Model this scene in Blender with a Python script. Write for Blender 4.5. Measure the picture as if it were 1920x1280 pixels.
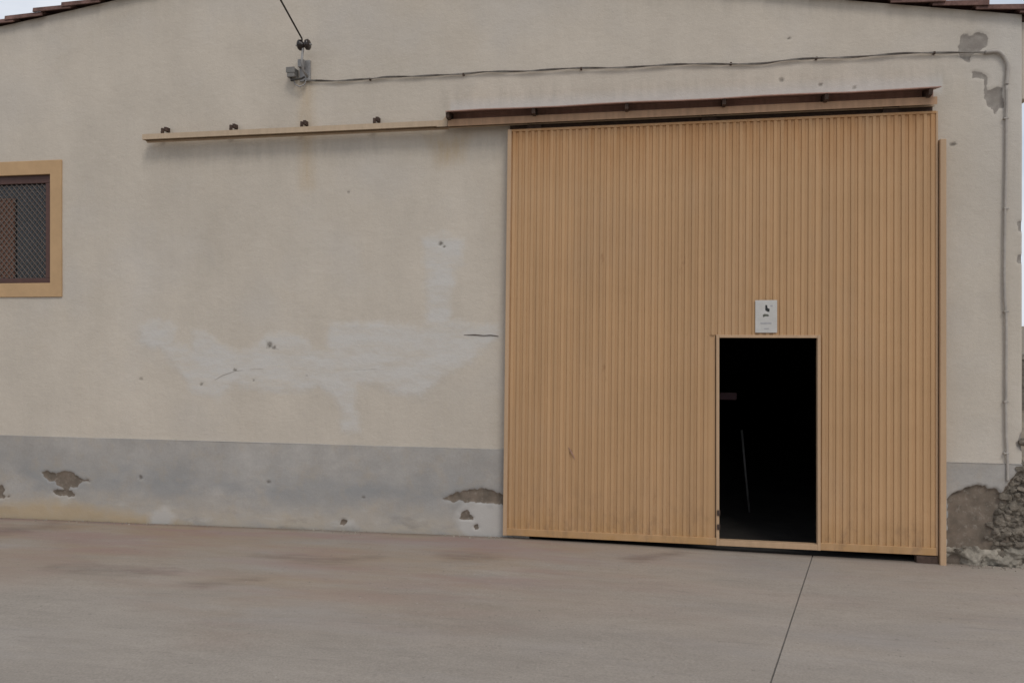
import bpy, bmesh, math, random
import numpy as np
from mathutils import Vector, Matrix
R = math.radians
random.seed(7); rng = np.random.default_rng(11)
for o in list(bpy.data.objects): bpy.data.objects.remove(o)
SC = bpy.context.scene; COL = SC.collection

# ------------------------------------------------------------------ camera
cd = bpy.data.cameras.new('camera'); cam = bpy.data.objects.new('camera', cd); COL.objects.link(cam)
cam.location = (0, -6.6, 1.85); cam.rotation_euler = (R(90), 0, R(9.91))
cd.sensor_width = 36; cd.lens = 27.19; cd.shift_y = -0.0167; cd.clip_start = .05; cd.clip_end = 3000
SC.camera = cam
# ------------------------------------------------------------------ sky
SUN_EL, SUN_AZ = 50, 148          # degrees; azimuth measured from +Y clockwise
w = bpy.data.worlds.new('World'); SC.world = w; w.use_nodes = True
nt = w.node_tree; nt.nodes.clear()
sky = nt.nodes.new('ShaderNodeTexSky'); sky.sky_type = 'NISHITA'; sky.sun_disc = False
sky.sun_elevation = R(SUN_EL); sky.sun_rotation = R(SUN_AZ); sky.dust_density = 1.5
tc = nt.nodes.new('ShaderNodeTexCoord'); mp = nt.nodes.new('ShaderNodeMapping'); mp.inputs['Scale'].default_value = (1, 1, 2.2)
no = nt.nodes.new('ShaderNodeTexNoise'); no.inputs['Scale'].default_value = 2.6; no.inputs['Detail'].default_value = 7; no.inputs['Roughness'].default_value = .55
cr = nt.nodes.new('ShaderNodeMapRange'); cr.inputs['From Min'].default_value = .30; cr.inputs['From Max'].default_value = .58
cr.inputs['To Min'].default_value = .25; cr.inputs['To Max'].default_value = 1
mx = nt.nodes.new('ShaderNodeMixRGB'); mx.inputs[2].default_value = (7.1, 7.45, 8.1, 1)
bg = nt.nodes.new('ShaderNodeBackground'); bg.inputs['Strength'].default_value = .105
wo = nt.nodes.new('ShaderNodeOutputWorld')
L = nt.links.new
L(tc.outputs['Generated'], mp.inputs[0]); L(mp.outputs[0], no.inputs['Vector']); L(no.outputs['Fac'], cr.inputs['Value'])
L(cr.outputs[0], mx.inputs[0]); L(sky.outputs[0], mx.inputs[1]); L(mx.outputs[0], bg.inputs[0]); L(bg.outputs[0], wo.inputs[0])
# ------------------------------------------------------------------ sun (thin cloud, very soft)
ld = bpy.data.lights.new('sun', 'SUN'); ld.energy = 1.0; ld.angle = R(18); ld.color = (1, .95, .88)
sun = bpy.data.objects.new('sun', ld); COL.objects.link(sun)
d = Vector((math.sin(R(SUN_AZ))*math.cos(R(SUN_EL)), math.cos(R(SUN_AZ))*math.cos(R(SUN_EL)), math.sin(R(SUN_EL))))
sun.rotation_euler = d.to_track_quat('Z', 'Y').to_euler(); sun.location = d*30
vs = SC.view_settings; vs.view_transform = 'Standard'; vs.look = 'None'; vs.exposure = 0.03; vs.gamma = 1
try: vs.use_curve_mapping = False
except Exception: pass
SC.render.resolution_x = 1024; SC.render.resolution_y = 682

# ================================================================== materials
def lin(r, g, b):
    f = lambda c: ((c/255+.055)/1.055)**2.4 if c > 10 else c/255/12.92
    return (f(r), f(g), f(b), 1)
class Mat:
    def __init__(s, name, base=(.5, .5, .5), rough=.85, metal=0, spec=.3):
        s.m = bpy.data.materials.new(name); s.m.use_nodes = True; s.nt = s.m.node_tree
        s.b = s.nt.nodes['Principled BSDF']
        s.b.inputs['Roughness'].default_value = rough; s.b.inputs['Metallic'].default_value = metal
        s.b.inputs['Specular IOR Level'].default_value = spec
        rgb = s.nt.nodes.new('ShaderNodeRGB'); rgb.outputs[0].default_value = (*base[:3], 1); s.col = rgb.outputs[0]
        g = s.nt.nodes.new('ShaderNodeNewGeometry'); s.pos = g.outputs['Position']; s.h = None
    def node(s, t, **kw):
        n = s.nt.nodes.new(t)
        for k, v in kw.items(): setattr(n, k, v)
        return n
    def link(s, a, b): s.nt.links.new(a, b)
    def noise(s, scale, detail=4, rough=.5, stretch=(1, 1, 1), off=(0, 0, 0)):
        m = s.node('ShaderNodeMapping'); m.inputs['Scale'].default_value = stretch; m.inputs['Location'].default_value = off
        n = s.node('ShaderNodeTexNoise'); n.inputs['Scale'].default_value = scale; n.inputs['Detail'].default_value = detail; n.inputs['Roughness'].default_value = rough
        s.link(s.pos, m.inputs[0]); s.link(m.outputs[0], n.inputs['Vector']); return n.outputs['Fac']
    def attr(s, name):
        a = s.node('ShaderNodeAttribute'); a.attribute_name = name; return a.outputs['Fac']
    def ramp(s, v, lo, hi, a=0., b=1.):
        r = s.node('ShaderNodeMapRange'); r.inputs[1].default_value = lo; r.inputs[2].default_value = hi
        r.inputs[3].default_value = a; r.inputs[4].default_value = b; s.link(v, r.inputs[0]); return r.outputs[0]
    def math(s, op, a, b):
        n = s.node('ShaderNodeMath', operation=op)
        for i, q in enumerate((a, b)):
            if isinstance(q, (int, float)): n.inputs[i].default_value = q
            else: s.link(q, n.inputs[i])
        return n.outputs[0]
    def mix(s, fac, colour, mode='MIX'):
        n = s.node('ShaderNodeMixRGB', blend_type=mode)
        if isinstance(fac, (int, float)): n.inputs[0].default_value = fac
        else: s.link(fac, n.inputs[0])
        s.link(s.col, n.inputs[1])
        if isinstance(colour, tuple): n.inputs[2].default_value = (*colour[:3], 1)
        else: s.link(colour, n.inputs[2])
        s.col = n.outputs[0]
    def vary(s, scale, amount, stretch=(1, 1, 1), detail=4, off=(0, 0, 0)):
        v = s.ramp(s.noise(scale, detail, .55, stretch, off), .3, .7, 1-amount, 1+amount)
        c = s.node('ShaderNodeCombineColor')
        for i in range(3): s.link(v, c.inputs[i])
        s.mix(1., c.outputs[0], 'MULTIPLY')
    def bump(s, h, dist, strength=.5):
        b = s.node('ShaderNodeBump'); b.inputs['Distance'].default_value = dist; b.inputs['Strength'].default_value = strength
        s.link(h, b.inputs['Height'])
        if s.h is not None: s.link(s.h, b.inputs['Normal'])
        s.h = b.outputs[0]
    def done(s):
        s.link(s.col, s.b.inputs['Base Color'])
        if s.h is not None: s.link(s.h, s.b.inputs['Normal'])
        return s.m
    def edge(s, name, sharp=.12, nscale=28, namp=.55):
        """a soft stored mask turned into a ragged-edged one"""
        v = s.math('ADD', s.attr(name), s.math('MULTIPLY', s.math('SUBTRACT', s.noise(nscale, 5, .6), .5), namp))
        return s.ramp(v, .5-sharp, .5+sharp)

def mat_plaster():
    m = Mat('aged_cream_plaster', (.54, .478, .398), .93)
    m.vary(.55, .065); m.vary(2.6, .045, (1, 1, .6)); m.vary(11, .014, (1.6, 1, .3), 3); m.vary(55, .02)
    m.mix(m.ramp(m.noise(1.1, 5, .6, (1, 1, .45), (3, 0, 9)), .55, .75, 0, .22), (.50, .415, .31))
    m.mix(m.ramp(m.noise(.8, 4, .6, (1, 1, 1), (13, 0, 2)), .5, .75, 0, .35), (.49, .47, .45))
    m.mix(m.math('MULTIPLY', m.attr('drip'), m.ramp(m.noise(6, 4, .6, (2.2, 1, .45)), .38, .68)), (.30, .275, .225))
    m.mix(m.math('MULTIPLY', m.attr('pale'), .55), (.55, .54, .52))
    m.mix(m.math('MULTIPLY', m.attr('rust'), m.ramp(m.noise(14, 4, .6, (2, 1, .3)), .3, .65, .2, .6)), (.48, .345, .19))
    e = m.math('ADD', m.math('MULTIPLY', m.edge('patch', .22, 7, 1.3), .62), m.math('MULTIPLY', m.edge('patch', .12, 26, 1.0), .38))
    m.mix(m.math('MULTIPLY', e, m.ramp(m.noise(6, 5, .65, (.45, 1, 1.6), (8, 1, 1)), .34, .58, .25, 1.)), (.562, .531, .487))
    sp = m.edge('spall', .09)
    m.mix(sp, (.265, .235, .205)); m.mix(m.math('MULTIPLY', sp, m.ramp(m.noise(22, 4), .42, .7, 0, .7)), (.34, .31, .27))
    m.mix(m.math('MULTIPLY', m.edge('hole', .25, 40, .5), .85), (.16, .14, .115))
    m.bump(m.noise(130, 4, .65), .004, .5); m.bump(m.noise(11, 6, .62, (1, 1, 1.4)), .012, .4); m.vary(38, .02, (1, 1, 1), 5)
    return m.done()
def mat_plinth():
    m = Mat('grey_cement_plinth', (.37, .345, .315), .95)
    m.vary(1.1, .12, (.7, 1, 1.1)); m.vary(5, .09, (.8, 1, 1)); m.vary(50, .05)
    m.mix(m.ramp(m.noise(2.2, 5, .6, (.6, 1, 1.6), (7, 0, 0)), .5, .75, 0, .4), (.315, .31, .295))
    m.mix(m.math('MULTIPLY', m.attr('mid'), m.ramp(m.noise(2.2, 5, .6, (.7, 1, 1.3), (2, 1, 8)), .38, .62, 0, .8)), (.275, .275, .27))
    m.mix(m.math('MULTIPLY', m.attr('low'), m.ramp(m.noise(5, 6, .65, (.6, 1, 1.5)), .32, .55, .15, 1.)), (.445, .39, .32))
    m.mix(m.math('MULTIPLY', m.attr('low'), m.ramp(m.noise(7, 5, .6, (.5, 1, 1.5), (5, 1, 8)), .56, .68, 0, .7)), (.50, .475, .43))
    m.mix(m.math('MULTIPLY', m.attr('low'), m.ramp(m.noise(3.4, 6, .6, (.6, 1, 1.5), (5, 5, 5)), .56, .66, 0, .5)), (.21, .19, .17))
    m.mix(m.math('MULTIPLY', m.edge('ochre', .5, 7, 1.1), .75), (.45, .335, .20))
    m.mix(m.math('MULTIPLY', m.edge('patch', .3, 10, .9), .9), (.48, .455, .42))
    sp = m.edge('spall', .09)
    m.mix(sp, (.20, .158, .122)); m.mix(m.math('MULTIPLY', sp, m.ramp(m.noise(9, 6, .65), .40, .62, 0, .8)), (.12, .10, .078)); m.mix(m.math('MULTIPLY', sp, m.ramp(m.noise(30, 5, .7), .55, .68, 0, .6)), (.30, .26, .215))
    m.mix(m.math('MULTIPLY', m.edge('hole', .25, 40, .5), .8), (.13, .115, .10))
    m.bump(m.noise(120, 3), .003, .4); m.bump(m.noise(14, 5, .6), .01, .3)
    return m.done()
def mat_paint(name, c, rough=.5, grime=.12, rust=None):
    m = Mat(name, c, rough, 0, .35)
    m.vary(.7, grime*.5); m.vary(9, grime*.6, (2.5, 2.5, .12), 3); m.vary(70, .03)
    if rust: m.mix(m.ramp(m.noise(5, 7, .68, (1, 1, .6)), rust, rust+.12, 0, .7), (.17, .085, .04))
    m.bump(m.noise(90, 2), .001, .2)
    return m.done()
def mat_door():
    m = Mat('faded_ochre_door_paint', (.478, .293, .150), .6, 0, .3)
    oi = m.node('ShaderNodeObjectInfo'); v = m.ramp(oi.outputs['Random'], 0, 1, .95, 1.05)
    c = m.node('ShaderNodeCombineColor')
    for i in range(3): m.link(v, c.inputs[i])
    m.mix(1., c.outputs[0], 'MULTIPLY')
    m.vary(.6, .05); m.vary(7, .05, (2, 1, .15), 3)
    sx = m.node('ShaderNodeSeparateXYZ'); m.link(m.pos, sx.inputs[0])
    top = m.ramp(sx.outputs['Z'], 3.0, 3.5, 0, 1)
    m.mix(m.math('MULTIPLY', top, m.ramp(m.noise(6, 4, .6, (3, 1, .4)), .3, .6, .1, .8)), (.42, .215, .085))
    m.mix(m.math('MULTIPLY', m.ramp(sx.outputs['Z'], .32, .04, 0, 1), m.ramp(m.noise(7, 5, .6), .35, .6, 0, .6)), (.42, .235, .085))
    m.mix(m.ramp(m.noise(2.2, 5, .6, (1, 1, .5), (6, 0, 3)), .52, .72, 0, .4), (.46, .30, .175))
    m.mix(m.math('MULTIPLY', m.ramp(sx.outputs['Z'], .55, .06, 0, 1), m.ramp(m.noise(9, 6, .68, (1.4, 1, .7), (1, 5, 0)), .5, .66, 0, .55)), (.27, .165, .095))
    m.mix(m.ramp(m.noise(4, 8, .7, (1.6, 1, .6), (2, 0, 0)), .66, .74, 0, .5), (.27, .135, .06))
    m.bump(m.noise(1.7, 3), .03, .6); m.bump(m.noise(80, 2), .001, .2)
    return m.done()
def mat_concrete():
    m = Mat('stained_yard_concrete', (.318, .281, .240), .86, 0, .3)
    m.vary(.45, .09, (.6, 1.3, 1)); m.vary(2.2, .08, (.45, 1.7, 1)); m.vary(11, .045, (.5, 1.5, 1)); m.vary(75, .11, (1, 1, 1), 3)
    near = m.attr('near')
    m.mix(m.math('MULTIPLY', near, m.ramp(m.noise(.9, 5, .6, (.6, 2.2, 1)), .32, .56, 0, .95)), (.298, .217, .148))
    m.mix(m.math('MULTIPLY', near, m.ramp(m.noise(1.6, 5, .6, (.4, 2.2, 1), (4, 4, 0)), .46, .62, 0, .75)), (.285, .19, .168))
    m.mix(m.ramp(m.noise(1.1, 4, .6, (.5, 1.6, 1), (9, 2, 0)), .52, .72, 0, .5), (.315, .29, .27))
    m.mix(m.math('MULTIPLY', m.ramp(m.math('ADD', m.attr('smudge'), m.math('MULTIPLY', m.math('SUBTRACT', m.noise(7, 6, .65, (.45, 2.2, 1)), .5), 1.2)), .1, 1.0), .75), (.13, .092, .076))
    m.mix(m.math('MULTIPLY', m.attr('base'), .6), (.12, .095, .07))  # dirt at the wall foot, with the dark contact shade painted in
    # trowel and tyre scrapes
    m.mix(m.ramp(m.noise(5, 6, .7, (.22, 4.0, 1), (1, 7, 0)),   .58, .72, 0, .5), (.21, .185, .168))
    m.mix(m.ramp(m.noise(3.2, 7, .72, (.3, 6, 1), (5, 3, 0)), .62, .70, 0, .45), (.18, .155, .14))
    m.mix(m.ramp(m.noise(26, 4, .65), .64, .72, 0, .6), (.16, .14, .12)); m.mix(m.ramp(m.noise(34, 4, .65, (1, 1, 1), (6, 6, 0)), .65, .72, 0, .5), (.42, .385, .34))
    m.bump(m.noise(110, 4, .65), .004, .55); m.bump(m.noise(9, 5, .6), .008, .3)
    return m.done()
def mat_simple(name, c, rough=.9, var=.15, scale=12, bump=0, spec=.3, metal=0):
    m = Mat(name, c, rough, metal, spec); m.vary(scale, var); m.vary(scale*6, var*.5)
    if bump: m.bump(m.noise(scale*3, 5, .6), bump, .6)
    return m.done()
M = dict(
    plaster=mat_plaster(), plinth=mat_plinth(), door=mat_door(), concrete=mat_concrete(),
    trim=mat_paint('tan_painted_steel', (.47, .315, .19), .5, .1, .70),
    track=mat_paint('cream_painted_channel', (.475, .36, .245), .5, .12, .68),
    hood=mat_paint('brown_painted_hood_sheet', (.34, .20, .155), .6, .25, .64),
    hoodtan=mat_paint('brown_tan_shaded_track', (.40, .245, .145), .6, .25, .66),  # track colour under the hood, shade mixed into the brown
    rusty=mat_simple('dark_rusted_steel', (.07, .045, .034), .8, .3, 30),
    surround=mat_simple('ochre_painted_band', (.49, .322, .175), .9, .07, 3, .004),
    wframe=mat_paint('red_brown_window_paint', (.085, .042, .034), .5, .2),
    shutter=mat_paint('red_brown_shutter_paint', (.17, .085, .055), .6, .2),
    wire=mat_simple('dull_grey_wire', (.135, .11, .095), .5, .2, 40, 0, .5),
    tile=mat_simple('weathered_clay_tile', (.155, .088, .073), .9, .35, 9, .004),
    roofsheet=mat_simple('roof_deck', (.14, .09, .07), .9, .2, 4),
    stone=mat_simple('rubble_stone', (.17, .145, .115), .95, .35, 14, .02),
    mortar=mat_simple('crumbling_lime_mortar', (.27, .24, .195), .95, .4, 7, .012),
    earth=mat_simple('dry_earth', (.23, .185, .135), .97, .2, .9, .02),
    darkfloor=mat_simple('near_black_floor', (.032, .029, .026), .95, .3, 2),  # floor colour set near black so the unlit interior reads dark
    darkwall=mat_simple('near_black_interior', (.05, .046, .042), .95, .2, 1),  # near-black colour, standing in for the darkness indoors
    cable=mat_simple('black_cable_rubber', (.045, .04, .035), .7, .2, 40),
    oldcable=mat_simple('weathered_wall_cable', (.18, .163, .142), .8, .45, 5),
    insul=mat_simple('dark_brown_glazed_porcelain', (.022, .014, .01), .25, .2, 30, 0, .5),
    galv=mat_simple('dull_galvanised_steel', (.30, .29, .28), .6, .2, 25, 0, .5),
    boxgrey=mat_simple('grey_plastic_box', (.19, .18, .165), .6, .15, 20),
    conduit=mat_simple('painted_conduit', (.39, .355, .315), .75, .15, 6),
    white=mat_simple('weathered_white_plate', (.53, .51, .475), .6, .07, 14),
    ink=mat_simple('black_ink', (.03, .032, .03), .7, .2, 40), greyink=mat_simple('faded_grey_ink', (.36, .35, .36), .7, .1, 40),
    paleink=mat_simple('faded_olive_ink', (.13, .13, .105), .7, .2, 40),
    pole=mat_simple('pale_worn_pole', (.13, .125, .12), .6, .15, 10),
    redplate=mat_simple('dull_red_plate', (.045, .02, .023), .7, .15, 10),
)
gm = bpy.data.materials.new('dark_window_glass'); gm.use_nodes = True
gb = gm.node_tree.nodes['Principled BSDF']; gb.inputs['Base Color'].default_value = (.02, .024, .028, 1); gb.inputs['Roughness'].default_value = .12
M['glass'] = gm

# ================================================================== mesh helpers
WL = {}                                    # world location of every object (translations only)
def link(o, parent, loc=(0, 0, 0)):
    COL.objects.link(o); WL[o.name] = Vector(loc)
    if parent is not None:
        o.parent = parent; o.location = Vector(loc)-WL[parent.name]
    else: o.location = loc
    return o
def empty(name, loc):
    o = bpy.data.objects.new(name, None); o.empty_display_size = .2; return link(o, None, loc)
def tag(o, label=None, cat=None, group=None, kind=None):
    for k, v in (('label', label), ('category', cat), ('group', group), ('kind', kind)):
        if v: o[k] = v
    return o
class MB:
    def __init__(s): s.v = []; s.f = []
    def add(s, vs, fs):
        n = len(s.v); s.v += [tuple(p) for p in vs]; s.f += [tuple(i+n for i in f) for f in fs]; return s
    def box(s, x0, x1, y0, y1, z0, z1):
        return s.add([(x, y, z) for z in (z0, z1) for y in (y0, y1) for x in (x0, x1)],
                     [(0, 2, 3, 1), (4, 5, 7, 6), (0, 1, 5, 4), (2, 6, 7, 3), (0, 4, 6, 2), (1, 3, 7, 5)])
    def hexa(s, p): return s.add(p, [(0, 2, 3, 1), (4, 5, 7, 6), (0, 1, 5, 4), (2, 6, 7, 3), (0, 4, 6, 2), (1, 3, 7, 5)])
    def prism(s, poly, axis, a, b):
        """poly = 2-D outline; axis = the extruded axis"""
        def P(q, t): return {'x': (t, q[0], q[1]), 'y': (q[0], t, q[1]), 'z': (q[0], q[1], t)}[axis]
        n = len(poly)
        return s.add([P(q, a) for q in poly]+[P(q, b) for q in poly],
                     [tuple(range(n)), tuple(range(2*n-1, n-1, -1))]+[(i, (i+1) % n, (i+1) % n+n, i+n) for i in range(n)])
    def tube(s, pts, r, n=8):
        pts = [Vector(p) for p in pts]; up = Vector((.13, .31, .94)).normalized(); vs = []; m = len(pts)
        rr = r if hasattr(r, '__len__') else [r]*m
        for i, p in enumerate(pts):
            t = (pts[min(i+1, m-1)]-pts[max(i-1, 0)]).normalized()
            a = t.cross(up)
            if a.length < .1: a = t.cross(Vector((1, 0, 0)))
            a.normalize(); b = t.cross(a)
            vs += [p+(a*math.cos(k*2*math.pi/n)+b*math.sin(k*2*math.pi/n))*rr[i] for k in range(n)]
        fs = [(i*n+k, i*n+(k+1) % n, (i+1)*n+(k+1) % n, (i+1)*n+k) for i in range(m-1) for k in range(n)]
        return s.add(vs, fs+[tuple(range(n-1, -1, -1)), tuple(range((m-1)*n, m*n))])
    def mesh(s, name, mat, smooth=False):
        me = bpy.data.meshes.new(name); me.from_pydata(s.v, [], s.f)
        bm = bmesh.new(); bm.from_mesh(me); bmesh.ops.recalc_face_normals(bm, faces=bm.faces); bm.to_mesh(me); bm.free()
        me.materials.append(mat)
        if smooth: me.polygons.foreach_set('use_smooth', [True]*len(me.polygons))
        return me
    def obj(s, name, mat, parent=None, smooth=False, bevel=0, loc=(0, 0, 0)):
        o = bpy.data.objects.new(name, s.mesh(name, mat, smooth))
        if parent is not None and loc == (0, 0, 0): pass
        link(o, parent, loc)
        if bevel:
            b = o.modifiers.new('bevel', 'BEVEL'); b.width = bevel; b.segments = 2; b.limit_method = 'ANGLE'
        return o
# ---- numpy value noise
_perm = rng.random((256, 256))
def vnoise(x, y):
    xi = np.floor(x).astype(int); yi = np.floor(y).astype(int); fx = x-xi; fy = y-yi
    fx = fx*fx*(3-2*fx); fy = fy*fy*(3-2*fy); g = lambda a, b: _perm[a & 255, b & 255]
    return (g(xi, yi)*(1-fx)+g(xi+1, yi)*fx)*(1-fy)+(g(xi, yi+1)*(1-fx)+g(xi+1, yi+1)*fx)*fy
def fbm(x, y, s, o=4):
    r = 0; a = .5; t = 0
    for _ in range(o): r = r+a*vnoise(x*s+17.3, y*s+5.1); t += a; a *= .55; s *= 2.03
    return r/t-.5
def sdf(X, Z, poly):
    """signed distance to a polygon, positive inside"""
    P = np.array(poly, float); Q = np.roll(P, -1, 0); dmin = np.full(X.shape, 1e9); ins = np.zeros(X.shape, bool)
    for (ax, az), (bx, bz) in zip(P, Q):
        ex, ez = bx-ax, bz-az; wx, wz = X-ax, Z-az
        t = np.clip((wx*ex+wz*ez)/(ex*ex+ez*ez+1e-12), 0, 1)
        dmin = np.minimum(dmin, (wx-ex*t)**2+(wz-ez*t)**2)
        c = (az > Z) != (bz > Z)
        with np.errstate(divide='ignore', invalid='ignore'): ins ^= c & (X < ex*(Z-az)/(ez if ez else 1e-12)+ax)
    return np.where(ins, 1, -1)*np.sqrt(dmin)
def inside(X, Z, polys, soft):
    v = np.zeros(X.shape)
    for p in polys: v = np.maximum(v, np.clip(.5+sdf(X, Z, p)/soft, 0, 1))
    return v
def grid_obj(name, X, Y, Z, keep, attrs, mat, parent):
    """X,Y,Z (rows, cols) arrays; keep (rows-1, cols-1) face mask; attrs {name: array}"""
    r, c = X.shape; idx = np.arange(r*c).reshape(r, c)
    q = np.stack([idx[:-1, :-1], idx[:-1, 1:], idx[1:, 1:], idx[1:, :-1]], -1)[keep]
    used = np.unique(q); rm = np.full(r*c, -1); rm[used] = np.arange(len(used)); q = rm[q]
    co = np.stack([X, Y, Z], -1).reshape(-1, 3)[used]
    me = bpy.data.meshes.new(name); me.vertices.add(len(co)); me.vertices.foreach_set('co', co.astype(np.float32).ravel())
    me.loops.add(q.size); me.loops.foreach_set('vertex_index', q.astype(np.int32).ravel())
    me.polygons.add(len(q)); me.polygons.foreach_set('loop_start', np.arange(0, q.size, 4, dtype=np.int32))
    me.polygons.foreach_set('loop_total', np.full(len(q), 4, np.int32))
    for k, v in attrs.items():
        at = me.attributes.new(k, 'FLOAT', 'POINT'); at.data.foreach_set('value', v.reshape(-1)[used].astype(np.float32))
    me.update(calc_edges=True); me.validate(); me.polygons.foreach_set('use_smooth', [True]*len(me.polygons))
    me.materials.append(mat)
    return link(bpy.data.objects.new(name, me), parent)

# ================================================================== ground
def gz(x):                                   # the yard has a low crown in front of the door's left edge
    x = np.asarray(x, float)
    return np.where(x < -1.2, .02-.0098*(-1.2-x), .02-.0115*(x+1.2))
g = MB(); S = 900
g.add([(-S, -S, -.16), (S, -S, -.16), (S, S, -.16), (-S, S, -.16)], [(0, 1, 2, 3)])
tag(g.obj('ground', M['earth']), kind='structure')
yard = MB().add([(-14, -16, -.125), (9, -16, -.125), (9, -.02, -.125), (-14, -.02, -.125)], [(0, 1, 2, 3)]).obj('concrete_yard', M['stone'])
tag(yard, kind='structure')
SMUDGE = [([(-3.25, -1.56), (-3.1, -1.5), (-2.85, -1.40), (-2.75, -1.38), (-2.9, -1.47), (-3.1, -1.58)], .16),
          ([(-3.1, -.84), (-2.75, -.83), (-2.55, -.87), (-2.1, -.78), (-2.4, -.93), (-2.65, -.93)], .16),
          ([(-4.5, -1.35), (-3.9, -1.30), (-3.5, -1.33), (-3.9, -1.42)], .25), ([(-6.1, -.5), (-5.5, -.25), (-5.3, -.28), (-5.7, -.55), (-6.2, -.7)], .3),
          ([(-.2, -.46), (.25, -.17), (.3, -.2), (-.05, -.5)], .12), ([(-1.6, -.62), (-1.3, -.6), (-1.2, -.68), (-1.5, -.7)], .25)]
def jx(y): return 1.327+.287*y                # the expansion joint, oblique to the wall
def slab(x0, x1, n):
    ys = np.concatenate([np.linspace(-16, -4.2, 40), np.linspace(-4.1, -.046, 136)]); t = np.linspace(0, 1, n)
    a = jx(ys)[:, None]+.0045 if x0 is None else np.full((len(ys), 1), x0)
    b = jx(ys)[:, None]-.0045 if x1 is None else np.full((len(ys), 1), x1)
    X = a+(b-a)*t[None]; Y = np.repeat(ys[:, None], n, 1)
    Z = gz(X)+.006*fbm(X, Y, .8, 3)+.002*fbm(X, Y, 5, 3)
    sm = np.zeros(X.shape)
    for p, s in SMUDGE: sm = np.maximum(sm, np.clip(.42+sdf(X, Y, p)/(s*1.7), 0, 1))
    near = np.clip(1.15-(-Y-.1)/1.9+.9*fbm(X, Y, .6, 3), 0, 1)*np.clip((1.2-X)/2.5, .25, 1)
    # turned-down edges
    def wrap(A, d=0):
        A = np.concatenate([A[:1], A, A[-1:]], 0); return np.concatenate([A[:, :1], A, A[:, -1:]], 1)
    X, Y, Z, sm, near = map(wrap, (X, Y, Z, sm, near))
    Z[0] = Z[-1] = -.12; Z[:, 0] = Z[:, -1] = -.12
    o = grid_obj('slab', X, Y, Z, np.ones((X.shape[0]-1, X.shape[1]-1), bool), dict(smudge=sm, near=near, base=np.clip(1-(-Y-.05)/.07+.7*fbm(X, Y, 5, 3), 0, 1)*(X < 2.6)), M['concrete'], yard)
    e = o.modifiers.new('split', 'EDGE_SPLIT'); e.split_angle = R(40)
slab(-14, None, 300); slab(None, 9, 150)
jf = MB(); ys_ = np.linspace(-16, -.06, 60)
for ya, yb in zip(ys_[:-1], ys_[1:]):
    p = [(jx(y)+dx, y, float(gz(jx(y)))-.009) for y in (ya, yb) for dx in (-.012, .012)]; jf.add(p, [(0, 1, 3, 2)])
jf.obj('joint_filler', M['boxgrey'], yard)

# ================================================================== warehouse
WH = empty('warehouse', (-3, 0, 0))
tag(WH, 'long cream plastered warehouse with grey plinth, shallow tiled gable roof and big ochre sliding door', 'warehouse')
XL, XR, YB = -9.0, 2.865, 14.0
AP = (-3.0, 5.175)
def roof_z(x): x = np.asarray(x, float); return np.where(x < AP[0], AP[1]-.134*(AP[0]-x), AP[1]-.161*(x-AP[0]))
DO = (-1.0, 2.15, 3.42)                       # door opening x0, x1, top
WI = (-6.90, -5.68, 2.25, 3.30)               # window opening
# core of the gable wall, built round the openings
c = MB(); y0, y1 = .05, .30
def wallpiece(xa, xb, za, zb=None):
    if zb is None:
        xs = [xa]+([AP[0]] if xa < AP[0] < xb else [])+[xb]
        c.prism([(xa, za), (xb, za)]+[(x, float(roof_z(x))-.03) for x in reversed(xs)], 'y', y0, y1)
    else: c.box(xa, xb, y0, y1, za, zb)
wallpiece(XL, WI[0], -.16); wallpiece(WI[0], WI[1], -.16, WI[2]); wallpiece(WI[0], WI[1], WI[3]); wallpiece(WI[1], DO[0], -.16)
wallpiece(DO[0], DO[1], DO[2]); wallpiece(DO[1], XR-.02, -.16)
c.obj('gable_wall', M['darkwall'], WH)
MB().box(XR-.25, XR, .302, YB, -.16, 4.20).obj('side_wall', M['plaster'], WH)
MB().box(XL, XL+.25, .302, YB, -.16, 4.34).obj('side_wall', M['plaster'], WH)
MB().prism([(XL, -.16), (XR, -.16), (XR, 4.2), (AP[0], 5.14), (XL, 4.34)], 'y', YB+.002, YB+.25).obj('rear_wall', M['plaster'], WH)
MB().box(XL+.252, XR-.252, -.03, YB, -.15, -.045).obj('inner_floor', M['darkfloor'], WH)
ic = MB(); ic.box(XR-.27, XR-.252, .32, YB-.01, -.04, 4.1); ic.box(XL+.252, XL+.27, .32, YB-.01, -.04, 4.2); ic.box(XL+.28, XR-.28, YB-.03, YB-.01, -.04, 4.9)
ic.obj('inner_lining', M['darkwall'], WH)

# ---- damage and marks on the plaster, in metres along / up the wall
SPALL = [[(2.433, 4.099), (2.456, 4.131), (2.51, 4.11), (2.548, 4.133), (2.602, 4.138), (2.629, 4.086), (2.617, 4.02), (2.579, 4.014), (2.571, 3.985), (2.525, 3.988), (2.502, 3.96), (2.487, 3.911), (2.464, 3.929), (2.429, 3.965)],
         [(2.514, 3.834), (2.571, 3.835), (2.602, 3.808), (2.625, 3.773), (2.629, 3.719), (2.64, 3.693), (2.686, 3.703), (2.747, 3.7), (2.751, 3.525), (2.701, 3.528), (2.678, 3.491), (2.667, 3.525), (2.617, 3.54), (2.602, 3.587), (2.591, 3.658), (2.594, 3.754), (2.56, 3.781), (2.514, 3.78)],
         [(2.853, 1.004), (2.958, 1.057), (2.958, .83), (2.861, .864), (2.82, .929)], [(2.835, 2.64), (2.9, 2.65), (2.9, 2.545), (2.842, 2.563)], [(2.842, 2.381), (2.9, 2.388), (2.9, 2.33), (2.846, 2.335)],
         [(2.332, .474), (2.394, .54), (2.471, .572), (2.579, .58), (2.678, .559), (2.709, .526), (2.747, .532), (2.77, .616), (2.808, .671), (2.838, .722), (2.958, .809), (2.958, -.2), (2.332, -.2)]]
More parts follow.
